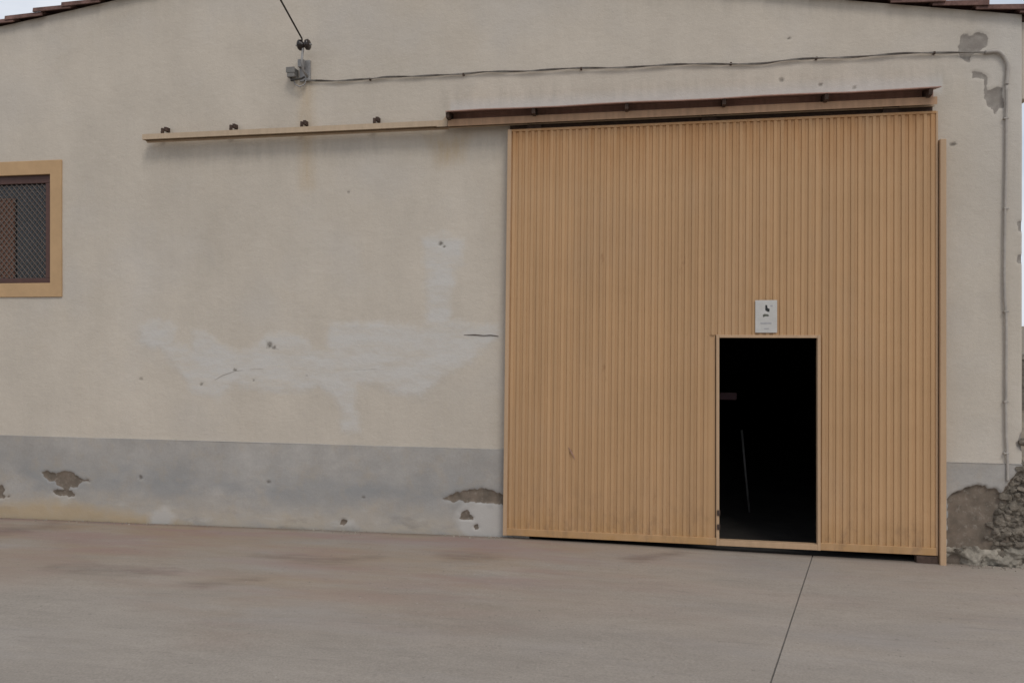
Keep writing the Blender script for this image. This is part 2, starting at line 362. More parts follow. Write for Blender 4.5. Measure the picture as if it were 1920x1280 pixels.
PL_SPALL = [[(-1.787, .324), (-1.714, .359), (-1.618, .386), (-1.532, .413), (-1.413, .431), (-1.294, .394), (-1.20, .368), (-1.20, .266), (-1.318, .291), (-1.484, .298), (-1.628, .307), (-1.734, .307)],
            [(-5.60, .41), (-5.55, .435), (-5.47, .432), (-5.40, .41), (-5.36, .385), (-5.25, .375), (-5.245, .345), (-5.35, .335), (-5.40, .30), (-5.46, .285), (-5.50, .235), (-5.54, .28), (-5.60, .31), (-5.615, .36)],
            [(-5.775, .425), (-5.70, .43), (-5.63, .41), (-5.62, .365), (-5.69, .35), (-5.75, .38)], [(-5.64, .243), (-5.45, .248), (-5.42, .21), (-5.61, .205)],
            [(-6.365, .289), (-6.185, .285), (-6.173, .233), (-6.209, .19), (-6.125, .172), (-6.365, .142)],
            [(-1.618, .153), (-1.599, .219), (-1.561, .244), (-1.513, .222), (-1.484, .163), (-1.494, .149)], [(-1.49, .093), (-1.456, .112), (-1.44, .076), (-1.47, .06)],
            [(-2.73, .05), (-2.70, .085), (-2.665, .08), (-2.69, .04)], SPALL[-1]]
PL_WHITE = [[(-1.64, .20), (-1.58, .265), (-1.413, .30), (-1.20, .266), (-1.20, -.05), (-1.54, -.05), (-1.63, .06)], [(-2.67, .03), (-2.65, .085), (-2.59, .09), (-2.56, .031)], [(-4.627, .06), (-4.461, .125), (-4.351, .065), (-4.406, -.05), (-4.599, -.05)]]
OCHRE = [[(-6.8, .09), (-6.365, .085), (-6.006, .11), (-5.888, .129), (-5.595, .145), (-5.248, .11), (-4.85, .07), (-4.5, .03), (-4.2, -.02), (-4.5, -.1), (-5.363, -.1), (-6.8, -.1)]]
PATCH = [[(-4.728, 1.83), (-4.655, 1.88), (-4.516, 1.89), (-4.417, 1.88), (-4.351, 1.815), (-4.351, 1.69), (-4.417, 1.63), (-4.599, 1.639), (-4.717, 1.679)],
         [(-4.516, 1.649), (-4.351, 1.69), (-4.187, 1.616), (-4.176, 1.78), (-4.051, 1.78), (-3.916, 1.692), (-3.702, 1.594), (-3.543, 1.634), (-3.437, 1.752), (-3.28, 1.782), (-3.124, 1.753), (-2.995, 1.647), (-2.867, 1.623), (-2.816, 1.86), (-2.312, 1.869), (-1.967, 1.841), (-1.918, 1.888), (-1.938, 2.501), (-1.957, 2.595), (-1.772, 2.676), (-1.58, 2.597), (-1.599, 2.378), (-1.676, 2.332), (-1.7, 1.887), (-1.436, 1.841), (-1.271, 1.85), (-1.271, 1.739), (-1.46, 1.571), (-1.676, 1.419), (-1.821, 1.347), (-1.967, 1.227), (-2.213, 1.242), (-2.412, 1.306), (-2.552, 1.314), (-2.588, 1.122), (-2.537, .883), (-2.714, .879), (-2.714, 1.071), (-2.806, 1.214), (-2.918, 1.285), (-3.228, 1.232), (-3.543, 1.242), (-3.755, 1.288), (-3.943, 1.172), (-4.187, 1.217), (-4.241, 1.316), (-4.351, 1.44), (-4.45, 1.569)]]
RUST = [[(-3.10, 4.02), (-3.01, 4.02), (-3.0, 3.10), (-3.09, 3.10)], [(-1.9, 3.5), (-1.55, 3.5), (-1.6, 3.3), (-1.8, 3.25)]]
HOLES = [(-3.411, 1.659, 1.3), (-3.359, 1.635, .8), (-1.792, 2.559, .9), (-1.758, 2.535, .5), (-4.711, 1.336, .7), (-4.089, 1.293, .7), (-3.755, 1.431, .7), (-3.569, 1.34, .6), (-3.042, 1.39, .5), (2.375, 3.271, .9),
         (1.084, 3.845, .8), (1.382, 3.79, .7), (1.642, 3.752, .6), (1.142, 4.181, .6), (-2.648, 3.04, .5)]
PL_HOLES = [(-4.705, .408, .9), (-3.411, .413, .8), (-2.497, .306, .7)]
def dots(X, Z, pts):
    v = np.zeros(X.shape)
    for x, z, s in pts: 
        wx = X-x+.03*s*fbm(X, Z, 30, 3); wz = Z-z+.03*s*fbm(X+9, Z, 30, 3); v = np.maximum(v, np.clip(1-np.hypot(wx*(.55+.3*s), wz)/(.020*s)*.55, 0, 1))
    return v
def skin(name, x0, x1, z0, z1, step, mat, base, spall, depth, holes, extra, top=True, ret=True):
    xs = np.unique(np.round(np.concatenate([np.arange(x0, x1, step), [x1], [q for q in (WI[0], WI[1], DO[0], DO[1]) if x0 < q < x1]]), 4))
    zs = np.unique(np.round(np.concatenate([np.arange(z0, z1, step), [z1], [q for q in (WI[2], WI[3], DO[2]) if z0 < q < z1]]), 4))
    X, Z = np.meshgrid(xs, zs)
    if top: Z = np.minimum(Z, roof_z(X)+.022)
    jag = .05*fbm(X, Z, 20, 5)+.03*fbm(X, Z, 7, 2)
    sp = np.zeros(X.shape); dp = np.zeros(X.shape)
    for p in spall:
        s = sdf(X, Z, p); sp = np.maximum(sp, np.clip(.5+(s+jag)/.03, 0, 1)); dp = np.maximum(dp, np.clip((s+jag)/.02+.4, 0, 1))
    Y = base+.010*fbm(X, Z, .9, 3)+.004*fbm(X, Z, 6, 4)+dp*(depth+.012*fbm(X, Z, 14, 4))
    at = dict(spall=sp, hole=dots(X, Z, holes))
    Y = Y+.006*(at['hole'] > .5)
    for k, (polys, soft) in extra.items(): at[k] = inside(X, Z, polys, soft)
    if 'patch' in at: Y = Y-.0025*np.clip((at['patch']-.4)*4, 0, 1)
    if 'low' in extra: pass
    at['low'] = np.clip(1-(Z-.02)/.26+.5*fbm(X, Z, 3, 3), 0, 1); at['mid'] = np.clip(1-np.abs(Z-.36)/.30, 0, 1)
    X0 = X; at['drip'] = np.clip(1-np.abs(Z-3.78)/.22, 0, 1)*((X > -1.8) & (X < 2.4))*.35+np.clip(1-np.abs(Z-3.42)/.22, 0, 1)*((X > -4.7) & (X < -1.2))*.28+np.clip(1-(roof_z(X)-Z)/.28, 0, 1)*.25
    at['pale'] = np.clip(1-np.abs(Z-3.74)/.10, 0, 1)*((X > -1.7) & (X < 2.3))+np.clip((X-2.45)/.3, 0, 1)*np.clip((Z-2.2)/1.5, 0, 1)*.6
    if ret:                                    # rounded return round the corner
        X = np.concatenate([X, X[:, -1:]+.006, X[:, -1:]+.006], 1); Z = np.concatenate([Z, Z[:, -1:], Z[:, -1:]], 1)
        Y = np.concatenate([Y, Y[:, -1:]+.010, np.full((len(Y), 1), .31)], 1)
        at = {k: np.concatenate([v, v[:, -1:], v[:, -1:]], 1) for k, v in at.items()}
    cx = (X[:-1, :-1]+X[1:, 1:])/2; cz = (Z[:-1, :-1]+Z[1:, 1:])/2
    keep = ~((cx > WI[0]) & (cx < WI[1]) & (cz > WI[2]) & (cz < WI[3])) & ~((cx > DO[0]) & (cx < DO[1]) & (cz < DO[2]))
    keep &= (Z[1:, :-1]-Z[:-1, :-1]+Z[1:, 1:]-Z[:-1, 1:]) > 1e-4
    return grid_obj(name, X, Y, Z, keep, at, mat, WH)
skin('plaster_face', -6.75, XR, .74, 5.25, .016, M['plaster'], 0, SPALL, .011, HOLES, dict(patch=(PATCH, .17), rust=(RUST, .14)))
skin('plaster_face', XL, -6.75, .74, 5.25, .06, M['plaster'], 0, [], 0, [], {}, ret=False)
skin('plinth', -6.75, DO[0], -.10, .766, .014, M['plinth'], -.012, PL_SPALL, .013, PL_HOLES, dict(patch=(PL_WHITE, .12), ochre=(OCHRE, .12)), top=False, ret=False)
skin('plinth', DO[1], XR, -.10, .766, .014, M['plinth'], -.010, PL_SPALL[-1:], .030, [], {}, top=False)
skin('plinth', XL, -6.75, -.10, .766, .06, M['plinth'], -.012, [], 0, [], dict(ochre=(OCHRE, .12)), top=False, ret=False)
# top edge of the plinth render
for a, b in ((XL, DO[0]), (DO[1], XR)):
    n = max(4, int((b-a)/.15)); e = MB()
    for i in range(n):
        xa, xb = a+(b-a)*i/n, a+(b-a)*(i+1)/n
        e.add([(xa, -.0145, .7655), (xb, -.0145, .7655), (xb, .012, .772), (xa, .012, .772)], [(0, 1, 2, 3)])
    e.obj('plinth_edge', M['plinth'], WH)
# hairline crack left of the door
ck = MB(); ck.tube([(-1.58, -.004, 1.757), (-1.48, -.005, 1.759), (-1.40, -.005, 1.752), (-1.34, -.004, 1.756), (-1.271, -.005, 1.748)], [.0015, .004, .003, .004, .002], 5); ck.obj('crack', M['rusty'], WH)

for P_ in ([(-3.955, 1.335), (-3.87, 1.38), (-3.75, 1.42), (-3.67, 1.43)], [(-3.60, 1.44), (-3.47, 1.445)], [(-2.60, 1.44), (-2.42, 1.45), (-2.30, 1.445)], [(-3.44, 1.70), (-3.37, 1.64), (-3.31, 1.62)]):
    MB().tube([(x, -.0045, z) for x, z in P_], [.0008]+[.0017]*(len(P_)-2)+[.0008], 5).obj('crack', M['conduit'], WH)
# ---- exposed rubble at the broken corner
xs = np.linspace(2.30, 2.98, 90); zs = np.linspace(-.10, .16, 40); X, Z = np.meshgrid(xs, zs)
lump = fbm(X, Z, 9, 5); prof = np.clip((.125+.09*fbm(X, Z*0, 9, 3)-Z)/.05, 0, 1)
Yb = .05-prof*(.07+.15*lump+.02*fbm(X, Z, 30, 3))+np.clip(1-np.abs(X-2.38)/.09, 0, 1)*.12*np.clip(1-Z/.06, 0, 1)
foot = grid_obj('broken_footing', X, Yb, Z, np.ones((39, 89), bool), {}, M['mortar'], WH)
foot['label'] = 'lumpy pale mortar footing under the broken corner'
def stone_mesh(seed):
    bm = bmesh.new(); bmesh.ops.create_icosphere(bm, subdivisions=2, radius=1)
    r = random.Random(seed); dirs = [Vector((r.gauss(0, 1), r.gauss(0, 1), r.gauss(0, 1))).normalized() for _ in range(14)]
    for v in bm.verts:
        p = v.co.copy()
        for d_ in dirs:
            k = p.dot(d_)
            if k > .55: p -= d_*(k-.55)*.95
        v.co = p
    me = bpy.data.meshes.new('stone'); bm.to_mesh(me); bm.free(); me.materials.append(M['stone']); return me
SM = [stone_mesh(i) for i in range(5)]
nx_, nz_ = 64, 150
tz = np.linspace(-.10, .80, nz_)[:, None]; tu = np.linspace(0, 1, nx_)[None]
xl = np.interp(tz, [-.1, .30, .50, .56, .62, .72, .80], [2.62, 2.64, 2.70, 2.745, 2.775, 2.83, 2.875])+.03*fbm(tz*0, tz, 9, 3)
xr = np.interp(tz, [-.1, .45, .66, .76, .80], [2.965, 2.95, 2.925, 2.895, 2.876])+.03*fbm(tz*0+4, tz, 11, 3)
Xm = xl+(xr-xl)*tu; Zm = np.repeat(tz, nx_, 1)
sp2 = np.stack([rng.uniform(2.6, 3.0, 110), rng.uniform(-.12, .84, 110)], 1)
dd = np.sort(np.stack([np.hypot(Xm-a, (Zm-b)*1.25) for a, b in sp2]), 0); cell = np.clip((dd[1]-dd[0])/.022, 0, 1)**.6
Ym = .014-.015*cell-.07*fbm(Xm, Zm, 8, 4)-.035*fbm(Xm, Zm, 34, 3)+.05*np.clip(1-tu/.10, 0, 1)+.03*np.clip((Zm-.70)/.1, 0, 1)
Xm = np.concatenate([Xm, Xm[:, -1:]+.012, Xm[:, -1:]+.004], 1); Zm = np.concatenate([Zm, Zm[:, -1:], Zm[:, -1:]], 1); Ym = np.concatenate([Ym, Ym[:, -1:]+.05, Ym[:, -1:]*0+.33], 1)
mason = grid_obj('broken_masonry', Xm, Ym, Zm, np.ones((nz_-1, nx_+1), bool), {}, M['stone'], WH); mason['label'] = 'bare rubble core where the corner plaster has fallen'
spots = []
for zrow, xa in ((.17, 2.60), (.25, 2.63), (.33, 2.68), (.41, 2.71), (.49, 2.74), (.56, 2.78), (.63, 2.81), (.70, 2.85)):
    x = xa+random.uniform(0, .04)
    while x < 2.905:
        s = random.uniform(.022, .055); spots.append((x, zrow+random.uniform(-.035, .035), s)); x += s*1.35
for i, (x, z, s) in enumerate(spots):
    o = bpy.data.objects.new('stone', SM[i % 5]); link(o, mason, (x, .000+random.uniform(-.014, .010), z))
    o.scale = (s*random.uniform(.95, 1.3), s*.55, s*random.uniform(.62, .85)); o.rotation_euler = (random.uniform(-.3, .3), random.uniform(-.4, .4), random.uniform(-.3, .3))
for x, z, s in ((2.878, .93, .055), (2.41, .075, .03), (2.45, .10, .024), (2.56, .0, .03), (2.74, .0, .035), (2.89, .03, .05)):
    o = bpy.data.objects.new('stone', SM[int(x*100) % 5]); link(o, mason, (x, -.01, z)); o.scale = (s*1.2, s*.9, s*.75); o.rotation_euler = (0, random.uniform(-.5, .5), random.uniform(-.5, .5))

cb = MB()
for x0_, x1_, n_ in ((2.30, 2.85, 34), (-1.75, -1.25, 16), (-2.75, -2.5, 7), (-5.8, -4.3, 22), (-4.3, -1.7, 16)):
    for _ in range(n_):
        x = random.uniform(x0_, x1_); y = -.055-abs(random.gauss(0, .05)); r = random.uniform(.004, .012); z = float(gz(x)); 
        a = random.uniform(0, 3); vs_ = [(x+r*math.cos(a+k*1.571)*random.uniform(.7, 1.2), y+r*math.sin(a+k*1.571)*random.uniform(.7, 1.2), z-.002) for k in range(4)]
        vs_ += [(x+(p[0]-x)*.6, y+(p[1]-y)*.6, z+r*random.uniform(.6, 1.1)) for p in vs_]
        cb.hexa([vs_[i] for i in (0, 1, 3, 2, 4, 5, 7, 6)])
tag(cb.obj('plaster_crumbs', M['mortar']), 'crumbs of fallen plaster along the foot of the wall', 'rubble', None, 'stuff')
# ---- roof: deck and clay tiles, the verge course overhanging the gable
def deck(xa, xb):
    za, zb = float(roof_z(xa)), float(roof_z(xb))
    return MB().hexa([(xa, .052, za-.004), (xb, .052, zb-.004), (xa, YB+.4, za-.004), (xb, YB+.4, zb-.004), (xa, .052, za+.03), (xb, .052, zb+.03), (xa, YB+.4, za+.03), (xb, YB+.4, zb+.03)])
def tile_mesh():
    m = MB(); n = 8; Lt = .40; th = .016; vs = []
    for x, r in ((-Lt/2, .092), (Lt/2, .108)):       # wider at the lower end (+x)
        for k in range(n+1):
            a = math.pi*k/n; vs.append((x, -r*math.cos(a), .5*r*math.sin(a)**.45 if 0 < k < n else -.006))
        for k in range(n+1):
            a = math.pi*k/n; vs.append((x, -(r-th)*math.cos(a), .5*(r-th)*math.sin(a)**.45-.006 if 0 < k < n else -.006))
    q = 2*(n+1); fs = []
    for k in range(n):
        fs += [(k, k+1, q+k+1, q+k), (n+1+k, q+n+1+k, q+n+2+k, n+2+k), (k, n+1+k, n+2+k, k+1), (q+k, q+k+1, q+n+2+k, q+n+1+k)]
    fs += [(0, q, q+n+1, n+1), (n, 2*n+1, q+2*n+1, q+n)]
    return m.add(vs, fs).mesh('roof_tile', M['tile'])
TM = tile_mesh()
for side, (xa, xb, sl) in enumerate(((AP[0], XR+.14, -.161), (XL-.15, AP[0], .134))):
    rf = deck(xa, xb).obj('roof', M['roofsheet'], WH); Lr = xb-xa; n = int(Lr/.31)+1
    for col in range(3):
        for k in range(n):
            dx = .14+k*.31
            if dx > Lr+.05: break
            x = AP[0]+dx if side == 0 else AP[0]-dx
            o = bpy.data.objects.new('roof_tile', TM)
            link(o, rf, (x, .035+col*.225, float(roof_z(x))+.030+.010*random.random()+(-.004*col)))
            tilt = math.atan(abs(sl))-.088+random.uniform(-.014, .014)
            o.rotation_euler = (random.uniform(-.03, .03), tilt, random.uniform(-.02, .02)) if side == 0 else (random.uniform(-.03, .03), tilt, math.pi+random.uniform(-.02, .02))
MB().tube([(AP[0], -.09, AP[1]+.06), (AP[0], 3, AP[1]+.06), (AP[0], YB+.4, AP[1]+.06)], .10, 12).obj('ridge_tile', M['tile'], WH)

MB().box(XR+.0065, XR+.075, .02, YB, 3.60, 4.205).obj('eave_cornice', M['plaster'], WH, bevel=.01)
# ---- window
a0, a1, b0, b1 = WI
sur = MB(); wv = .125; wt = .135
ring = lambda y: [(a0-wv, y, b0-wt), (a1+wv, y, b0-wt), (a1+wv, y, b1+wt), (a0-wv, y, b1+wt), (a0, y, b0), (a1, y, b0), (a1, y, b1), (a0, y, b1)]
sur.add(ring(-.013)+ring(.02), [q for k in range(4) for q in ((k, (k+1) % 4, (k+1) % 4+4, k+4), (k+8, k+12, (k+1) % 4+12, (k+1) % 4+8), (k, k+8, (k+1) % 4+8, (k+1) % 4), (k+4, (k+1) % 4+4, (k+1) % 4+12, k+12))])
fr = MB(); t = .078
fr.box(a0, a1, .022, .08, b1-t, b1-.001); fr.box(a0, a1, .022, .08, b0+.001, b0+.05); fr.box(a0+.001, a0+t, .023, .079, b0+.05, b1-t); fr.box(a1-t, a1-.001, .023, .079, b0+.05, b1-t)
win = fr.obj('window', M['wframe'], WH, bevel=.004)
win['label'] = 'brown framed window behind diamond mesh with ochre painted surround'
sur.obj('surround', M['surround'], win, bevel=.004)
MB().box(a0+t, a1-t, .068, .072, b0+.05, b1-t).obj('pane', M['glass'], win)
MB().box(a0+t+.01, -6.13, .050, .064, b0+.055, b1-.21).obj('shutter', M['shutter'], win, bevel=.003)
ms = MB(); stp = .0565; wr = .0045; zc0, zc1, xc0, xc1 = b0+.045, b1-t+.005, a0+t-.005, a1-t+.005
for sg in (1, -1):
    k = -40
    while k < 80:
        c0 = xc0+k*stp; k += 1
        pts = []
        za, zb = zc0, zc1; xa = c0; xb = c0+sg*(zc1-zc0)*.92
        def at(z): return xa+(xb-xa)*(z-za)/(zb-za)
        def zat(x): return za+(zb-za)*(x-xa)/(xb-xa)
        lo, hi = sorted((zat(xc0), zat(xc1))); lo = max(lo, za); hi = min(hi, zb)
        if hi-lo < .02: continue
        yy = .040+.003*sg
        ms.tube([(at(lo), yy, lo), (at(hi), yy, hi)], wr, 4)
ms.obj('wire_mesh', M['wire'], win)
# dark room behind the window
MB().box(a0-.1, a1+.1, .9, .92, b0-.3, b1+.3).obj('inner_partition', M['darkwall'], WH)

# ---- sliding door leaf
LX0t, LX0b, LX1, LZ0, LZ1 = -1.175, -1.218, 2.236, .045, 3.515
WK = (.580, 1.341, .092, 1.741)               # wicket opening
fb = MB()                                     # leaf frame behind the slats
def bar(x0, x1, z0, z1, y0=-.072, y1=-.035): fb.box(x0, x1, y0, y1, z0, z1)
bar(LX0t+.002, WK[0]-.03, LZ0+.002, LZ1-.002, -.071, -.040); bar(WK[1]+.03, LX1, LZ0+.002, LZ1-.002, -.071, -.040); bar(WK[0]-.03, WK[1]+.03, WK[3]+.03, LZ1-.002, -.071, -.040)
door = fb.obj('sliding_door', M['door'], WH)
door['label'] = 'ochre ribbed steel sliding door with an open wicket doorway'
NS = 63; PW = (LX1-.012-(LX0t+.03))/NS
def slat_mesh(h):
    w = PW; d = .0095
    # inner flat, slope, outer flat, slope  (front is -y)
    prof = [(0, 0), (w*.20, 0), (w*.30, -d), (w*.74, -d), (w*.84, 0), (w*.999, 0)]
    back = [(x, y+.0018) for x, y in reversed(prof)]
    return MB().prism(prof+back, 'z', 0, h).mesh('slat', M['door'])
RB = .062                                     # bottom rail height
H_full = LZ1-.02-(LZ0+RB); H_top = LZ1-.02-(WK[3]+.022)
MF, MT = slat_mesh(H_full), slat_mesh(H_top)
for i in range(NS):
    xt = LX0t+.03+i*PW; lean = .0118*(1-i/NS); z = LZ0+RB; me = MF
    xc = xt-lean*.5
    inw = xc+PW > WK[0]-.02 and xc < WK[1]+.02
    if inw: z = WK[3]+.022; me = MT
    o = bpy.data.objects.new('slat', me)
    link(o, door, (xt-(LZ1-.02-z)*lean, -.074+random.uniform(-.0008, .0008), z)); o.rotation_euler = (0, lean, 0)
# edge trims of the leaf
tr = MB()
tr.hexa([(LX0b, -.092, LZ0), (LX0b+.034, -.092, LZ0), (LX0b, -.038, LZ0), (LX0b+.034, -.038, LZ0), (LX0t, -.092, LZ1), (LX0t+.034, -.092, LZ1), (LX0t, -.038, LZ1), (LX0t+.034, -.038, LZ1)])
tr.obj('edge_trim', M['trim'], door, bevel=.003)
MB().box(LX1-.014, LX1+.002, -.080, -.036, LZ0, LZ1+.001).obj('edge_trim', M['trim'], door, bevel=.003)
MB().box(LX0t+.034, LX1-.014, -.0875, -.073, LZ1-.020, LZ1).obj('top_rail', M['door'], door, bevel=.002)
MB().box(LX0b+.034, WK[0]-.022, -.0895, -.073, LZ0+.002, LZ0+RB).obj('bottom_rail', M['door'], door, bevel=.003)
MB().box(WK[1]+.022, LX1-.014, -.0895, -.073, LZ0+.002, LZ0+RB).obj('bottom_rail', M['door'], door, bevel=.003)
wf = MB(); q = .024
wf.box(WK[0]-q, WK[0], -.096, -.040, LZ0+.001, WK[3]+q); wf.box(WK[1], WK[1]+q, -.096, -.040, LZ0+.001, WK[3]+q)
wf.box(WK[0], WK[1], -.0955, -.041, WK[3], WK[3]+q-.001); wf.box(WK[0], WK[1], -.0955, -.041, LZ0+.002, WK[2])
wf.obj('wicket_frame', M['trim'], door, bevel=.002)
for z in (.20, .315):
    MB().box(WK[0]-.018, WK[0]+.006, -.104, -.0965, z-.022, z+.022).obj('hinge', M['rusty'], door, bevel=.002)
sc = MB(); sc.tube([(-.654, -.0885, .813), (-.63, -.0885, .775), (-.60, -.0885, .716)], [.002, .006, .002], 5); sc.obj('scratch', M['hood'], door)
# wicket leaf swung inwards
wd = MB(); hx = WK[1]
wd.box(hx+.03, hx+.77, .004, .036, WK[2]+.02, WK[3]-.02)
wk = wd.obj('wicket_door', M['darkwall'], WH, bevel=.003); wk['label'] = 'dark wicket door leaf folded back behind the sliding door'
MB().tube([(hx+.66, .036, .95), (hx+.66, .085, .95), (hx+.56, .085, .95)], .009, 8).obj('handle', M['rusty'], wk)
# fixed jamb post at the closing side
MB().box(2.20, 2.25, -.030, -.012, .0, 3.50).obj('gap_shade_strip', M['hood'], WH)  # added brown strip that darkens the gap beside the post like shade
jp = MB(); jp.box(2.2445, 2.289, -.108, .03, -.03, 3.29); jp.obj('door_jamb', M['trim'], WH, bevel=.004)
MB().box(2.08, 2.235, -.085, -.02, -.06, .040).obj('floor_guide', M['rusty'], WH, bevel=.003)
MB().box(-1.0, 2.1, -.03, .05, -.12, -.012).obj('threshold', M['darkfloor'], WH)

# ---- track, hangers and hood
tk = MB(); TX0, TX1 = -4.61, 2.216
tk.box(TX0, TX1, -.130, -.126, 3.562, 3.610); tk.box(TX0, TX1, -.126, -.052, 3.606, 3.6101); tk.box(TX0, TX1, -.056, -.052, 3.556, 3.606)
tk.box(TX0, TX1, -.126, -.116, 3.5615, 3.5645); tk.box(TX0, TX1, -.074, -.056, 3.5555, 3.5595); tk.box(TX0, TX0+.004, -.126, -.056, 3.56, 3.606)
track = tk.obj('door_track', M['track'], WH); MB().box(TX0+.002, -1.7, -.062, -.0565, 3.545, 3.5552).obj('runner', M['track'], track)
track['label'] = 'cream steel channel track running left from the door hood'
for x in (-4.44, -3.75, -3.06, -2.375):
    hb = MB(); hb.box(x-.011, x+.011, -.085, -.060, 3.6105, 3.672); hb.box(x+.004, x+.030, -.0595, .004, 3.648, 3.688)
    o = hb.obj('hanger', M['rusty'], track, bevel=.003); 
    MB().tube([(x, -.094, 3.632), (x, -.085, 3.632)], .008, 6).obj('bolt', M['rusty'], track)
for x in (-.95, .5, 1.9):
    MB().box(x-.06, x+.06, -.062, -.054, 3.48, 3.60).obj('roller_hanger', M['rusty'], WH)
hd = MB(); HX0, HX1 = -1.69, 2.213
nseg = 12
for i in range(nseg):
    xa, xb = HX0+(HX1-HX0)*i/nseg, HX0+(HX1-HX0)*(i+1)/nseg
    w0 = .004*math.sin(i*1.7); w1 = .004*math.sin((i+1)*1.7)
    hd.hexa([(xa, -.222, 3.655+w0), (xb, -.222, 3.655+w1), (xa, .02, 3.70), (xb, .02, 3.70), (xa, -.222, 3.663+w0), (xb, -.222, 3.663+w1), (xa, .02, 3.704), (xb, .02, 3.704)])
hood = hd.obj('door_hood', M['hood'], WH); hood['label'] = 'narrow brown sheet metal hood over the sliding door track'
MB().box(HX0, HX1, -.050, -.012, 3.62, 3.69).obj('back_plate', M['hood'], hood)
MB().box(-1.165, HX1, -.034, -.016, 3.49, 3.615).obj('back_plate', M['rusty'], hood)  # added dark sheet standing in for the shade in the gap under the track
MB().box(HX0, HX1, -.1345, -.1305, 3.553, 3.612).obj('shaded_track_face', M['hoodtan'], hood)  # separate track face, its brown paint darkened for the shade under the hood
for x in (-1.676, -.937, -.165, .609, 1.387, 2.144):
    MB().prism([(-.212, 3.652), (-.01, 3.688), (-.01, 3.62), (-.135, 3.605), (-.20, 3.612)], 'x', x-.014, x+.014).obj('hood_bracket', M['rusty'], hood)
# angled end plate where the hood starts
MB().prism([(-1.79, 3.553), (-1.70, 3.553), (-1.688, 3.65), (-1.70, 3.65)], 'y', -.1375, -.135).obj('end_plate', M['track'], hood)

# ================================================================== electrical fittings
ib = empty('insulator_bracket', (-3.05, 0, 4.06))
tag(ib, 'galvanised wall bracket with dark two lobed insulator and small grey junction box', 'insulator')
MB().box(-3.105, -3.005, -.020, .004, 4.05, 4.24).obj('wall_plate', M['galv'], ib, bevel=.003)
MB().tube([(-3.03, -.02, 4.09), (-3.03, -.11, 4.12), (-3.025, -.148, 4.18), (-3.012, -.15, 4.30)], .011, 8).obj('arm', M['galv'], ib, smooth=True)
MB().box(-3.10, -3.045, -.075, -.02, 4.165, 4.235).obj('clamp', M['galv'], ib, bevel=.006)
def lathe(c, prof, n=16):
    m = MB(); vs = []
    for h, r in prof: vs += [(c[0]+h, c[1]+r*math.cos(k*2*math.pi/n), c[2]+r*math.sin(k*2*math.pi/n)) for k in range(n)]
    fs = [(i*n+k, i*n+(k+1) % n, (i+1)*n+(k+1) % n, (i+1)*n+k) for i in range(len(prof)-1) for k in range(n)]
    return m.add(vs, fs+[tuple(range(n)), tuple(range(len(prof)*n-1, len(prof)*n-n-1, -1))])
lathe((-3.003, -.15, 4.33), [(-.055, .018), (-.053, .038), (-.042, .048), (-.022, .046), (-.010, .024), (.010, .024), (.022, .046), (.042, .048), (.053, .038), (.055, .018)]).obj('spool_insulator', M['insul'], ib, smooth=True)
MB().tube([(-3.08, -.15, 4.33), (-2.93, -.15, 4.33)], .008, 8).obj('pin', M['galv'], ib)
jb = MB().box(-3.20, -3.125, -.085, .002, 4.075, 4.16).obj('junction_box', M['boxgrey'], ib, bevel=.008)
MB().box(-3.205, -3.12, -.090, -.0855, 4.115, 4.165).obj('lid', M['boxgrey'], jb, bevel=.002)
MB().tube([(-3.17, -.06, 4.075), (-3.16, -.075, 4.045), (-3.11, -.085, 4.05), (-3.06, -.08, 4.055), (-3.04, -.06, 4.075)], .009, 8).obj('jumper', M['cable'], ib, smooth=True)
MB().tube([(-3.155, -.05, 4.07), (-3.13, -.06, 4.015), (-3.085, -.06, 3.99), (-3.045, -.05, 4.01), (-3.04, -.03, 4.055)], .006, 8).obj('loop_wire', M['galv'], ib, smooth=True)
A = Vector((-3.02, -.155, 4.385)); B = Vector((-.72, -15.0, 7.1)); pts = [(-3.015, -.152, 4.335), (-3.02, -.153, 4.36)]
for i in range(31):
    s = i/30; p = A.lerp(B, s); p.z -= .25*4*s*(1-s)*.35; pts.append(tuple(p))
tag(MB().tube(pts, .0075, 8).obj('overhead_cable', M['cable'], smooth=True), 'thin black overhead cable running up from the insulator on the gable', 'cable')
CAB = [(-3.062, 4.06), (-2.918, 4.053), (-2.714, 4.037), (-2.437, 4.036), (-2.263, 4.046), (-1.918, 4.041), (-1.58, 4.032), (-1.342, 4.042), (-.966, 4.03), (-.553, 4.025), (-.148, 4.015), (.379, 4.007), (.68, 3.994), (.933, 3.98), (1.101, 3.992), (1.349, 3.999), (1.634, 3.995), (1.994, 3.995), (2.231, 3.989), (2.471, 3.983), (2.598, 3.971)]
def smooth_path(P, n):
    out = []
    for i in range(len(P)-1):
        p0, p1, p2, p3 = (Vector(P[max(0, min(len(P)-1, i+k))]) for k in (-1, 0, 1, 2))
        for k in range(n):
            t_ = k/n; out.append(.5*((2*p1)+(p2-p0)*t_+(2*p0-5*p1+4*p2-p3)*t_*t_+(3*p1-p0-3*p2+p3)*t_**3))
    return out+[Vector(P[-1])]
wc = empty('wall_cable', (-3.06, 0, 4.06)); tag(wc, 'sagging grey cable clipped along the wall above the sliding door', 'cable')
sp_ = smooth_path([(x, -.020, z) for x, z in CAB], 6)
two = MB()
for ph in (0, math.pi):
    two.tube([(p.x, p.y+.005*math.cos(p.x*9+ph), p.z+.0045*math.sin(p.x*9+ph)+.004*math.sin(p.x*7)) for p in smooth_path([(x, -.020, z) for x, z in CAB], 14)], .0046, 6)
two.obj('twisted_pair', M['oldcable'], wc, smooth=True)
for x, z in CAB[3:20:3]: MB().box(x-.008, x+.008, -.028, .006, z-.010, z+.010).obj('clip', M['rusty'], wc, bevel=.003)
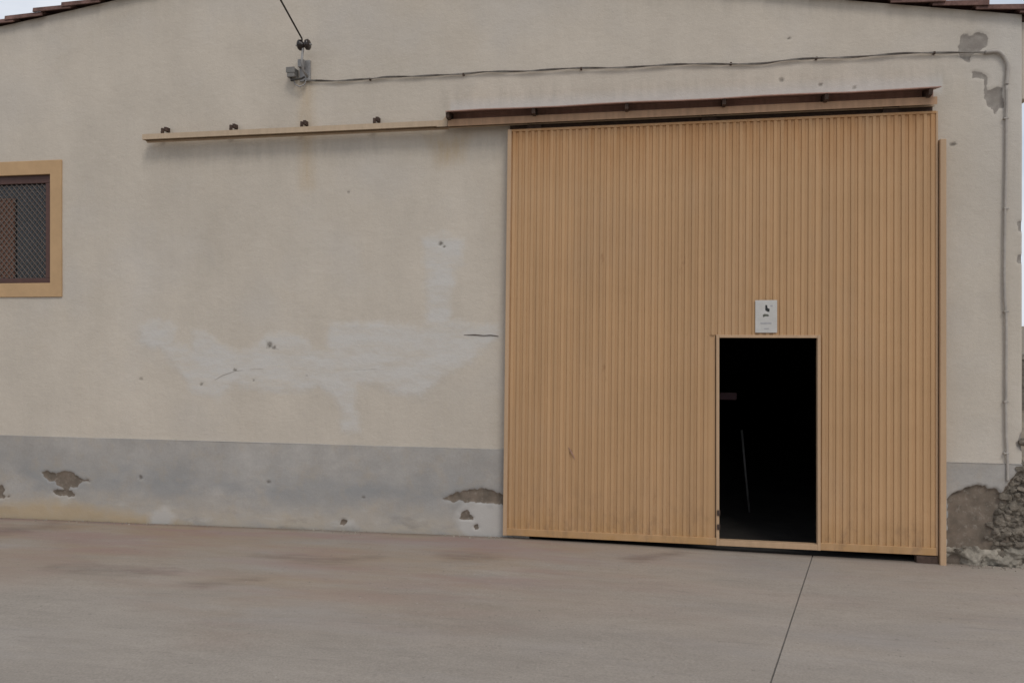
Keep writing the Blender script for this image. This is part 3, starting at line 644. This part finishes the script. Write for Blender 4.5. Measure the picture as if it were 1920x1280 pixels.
CON = [(2.598, 3.971), (2.686, 3.97), (2.732, 3.93), (2.758, 3.862), (2.758, 3.795), (2.751, 3.712), (2.747, 3.131), (2.739, 2.632), (2.736, 2.133), (2.748, 1.883), (2.747, 1.384), (2.747, 1.052), (2.757, .803), (2.758, .636)]
co = empty('conduit', (2.758, 0, .636)); tag(co, 'slim grey conduit bent at the top and running down the corner of the warehouse', 'conduit')
MB().tube(smooth_path([(x, -.022, z) for x, z in CON[:6]], 8), .014, 10).obj('bend', M['conduit'], co, smooth=True)
MB().tube(smooth_path([(x, -.020, z) for x, z in CON[5:]], 8), .0098, 10).obj('pipe', M['conduit'], co, smooth=True)
for z in (3.45, 2.75, 1.95, 1.25, .85): MB().box(2.730, 2.766, -.031, .006, z-.006, z+.006).obj('saddle_clip', M['conduit'], co, bevel=.002)

# ================================================================== notice above the wicket
nx0, nx1, nz0, nz1 = .862, 1.032, 1.782, 2.045
nb = MB().box(nx0, nx1, -.096, -.0895, nz0, nz1).obj('notice', M['white'], bevel=.002)
tag(nb, 'small white notice plate with black marks above the wicket doorway', 'notice')
def mark(poly, mat): MB().prism([(nx0+a*(nx1-nx0), nz1-b*(nz1-nz0)) for a, b in poly], 'y', -.0974, -.0961).obj('mark', mat, nb)
mark([(.46, .15), (.54, .15), (.56, .24), (.66, .27), (.64, .36), (.56, .35), (.46, .31)], M['ink'])
mark([(.68, .16), (.78, .15), (.80, .19), (.70, .20)], M['greyink']); mark([(.34, .45), (.42, .42), (.58, .43), (.64, .48), (.56, .50), (.48, .49), (.36, .52)], M['paleink'])
mark([(.24, .69), (.74, .69), (.74, .725), (.24, .725)], M['greyink']); mark([(.40, .86), (.62, .86), (.62, .885), (.40, .885)], M['greyink'])

# ================================================================== inside the doorway
tag(MB().tube([(1.012, 1.47, -.04), (.975, 1.5, .40), (.945, 1.53, .78)], [.011, .011, .013], 8).obj('leaning_pole', M['pole'], smooth=True), 'thin pale pole standing in the dark wicket doorway', 'pole')
rp = empty('post', (.70, .62, -.045)); tag(rp, 'dark steel post with a dull red plate just inside the wicket doorway', 'post')
MB().box(.595, .640, .62, .67, -.045, 2.2).obj('shaft', M['darkwall'], rp); MB().box(.62, .795, .608, .619, 1.17, 1.235).obj('plate', M['redplate'], rp, bevel=.003)

# ================================================================== low rubble wall seen past the right corner
fw = empty('field_wall', (9, 13.5, -.16)); tag(fw, 'low dark rubble wall in the distance past the right corner of the warehouse', 'wall')
MB().box(3.6, 26, 13.3, 13.62, -.16, 1.02).obj('wall_core', M['stone'], fw)
x = 3.7
while x < 25.8:
    l = random.uniform(.35, .6); MB().box(x, x+l-.015, 13.26, 13.66, 1.022, 1.14+random.uniform(-.02, .05)).obj('coping_stone', M['mortar'], fw, bevel=.02); x += l
print('objects', len(bpy.data.objects))
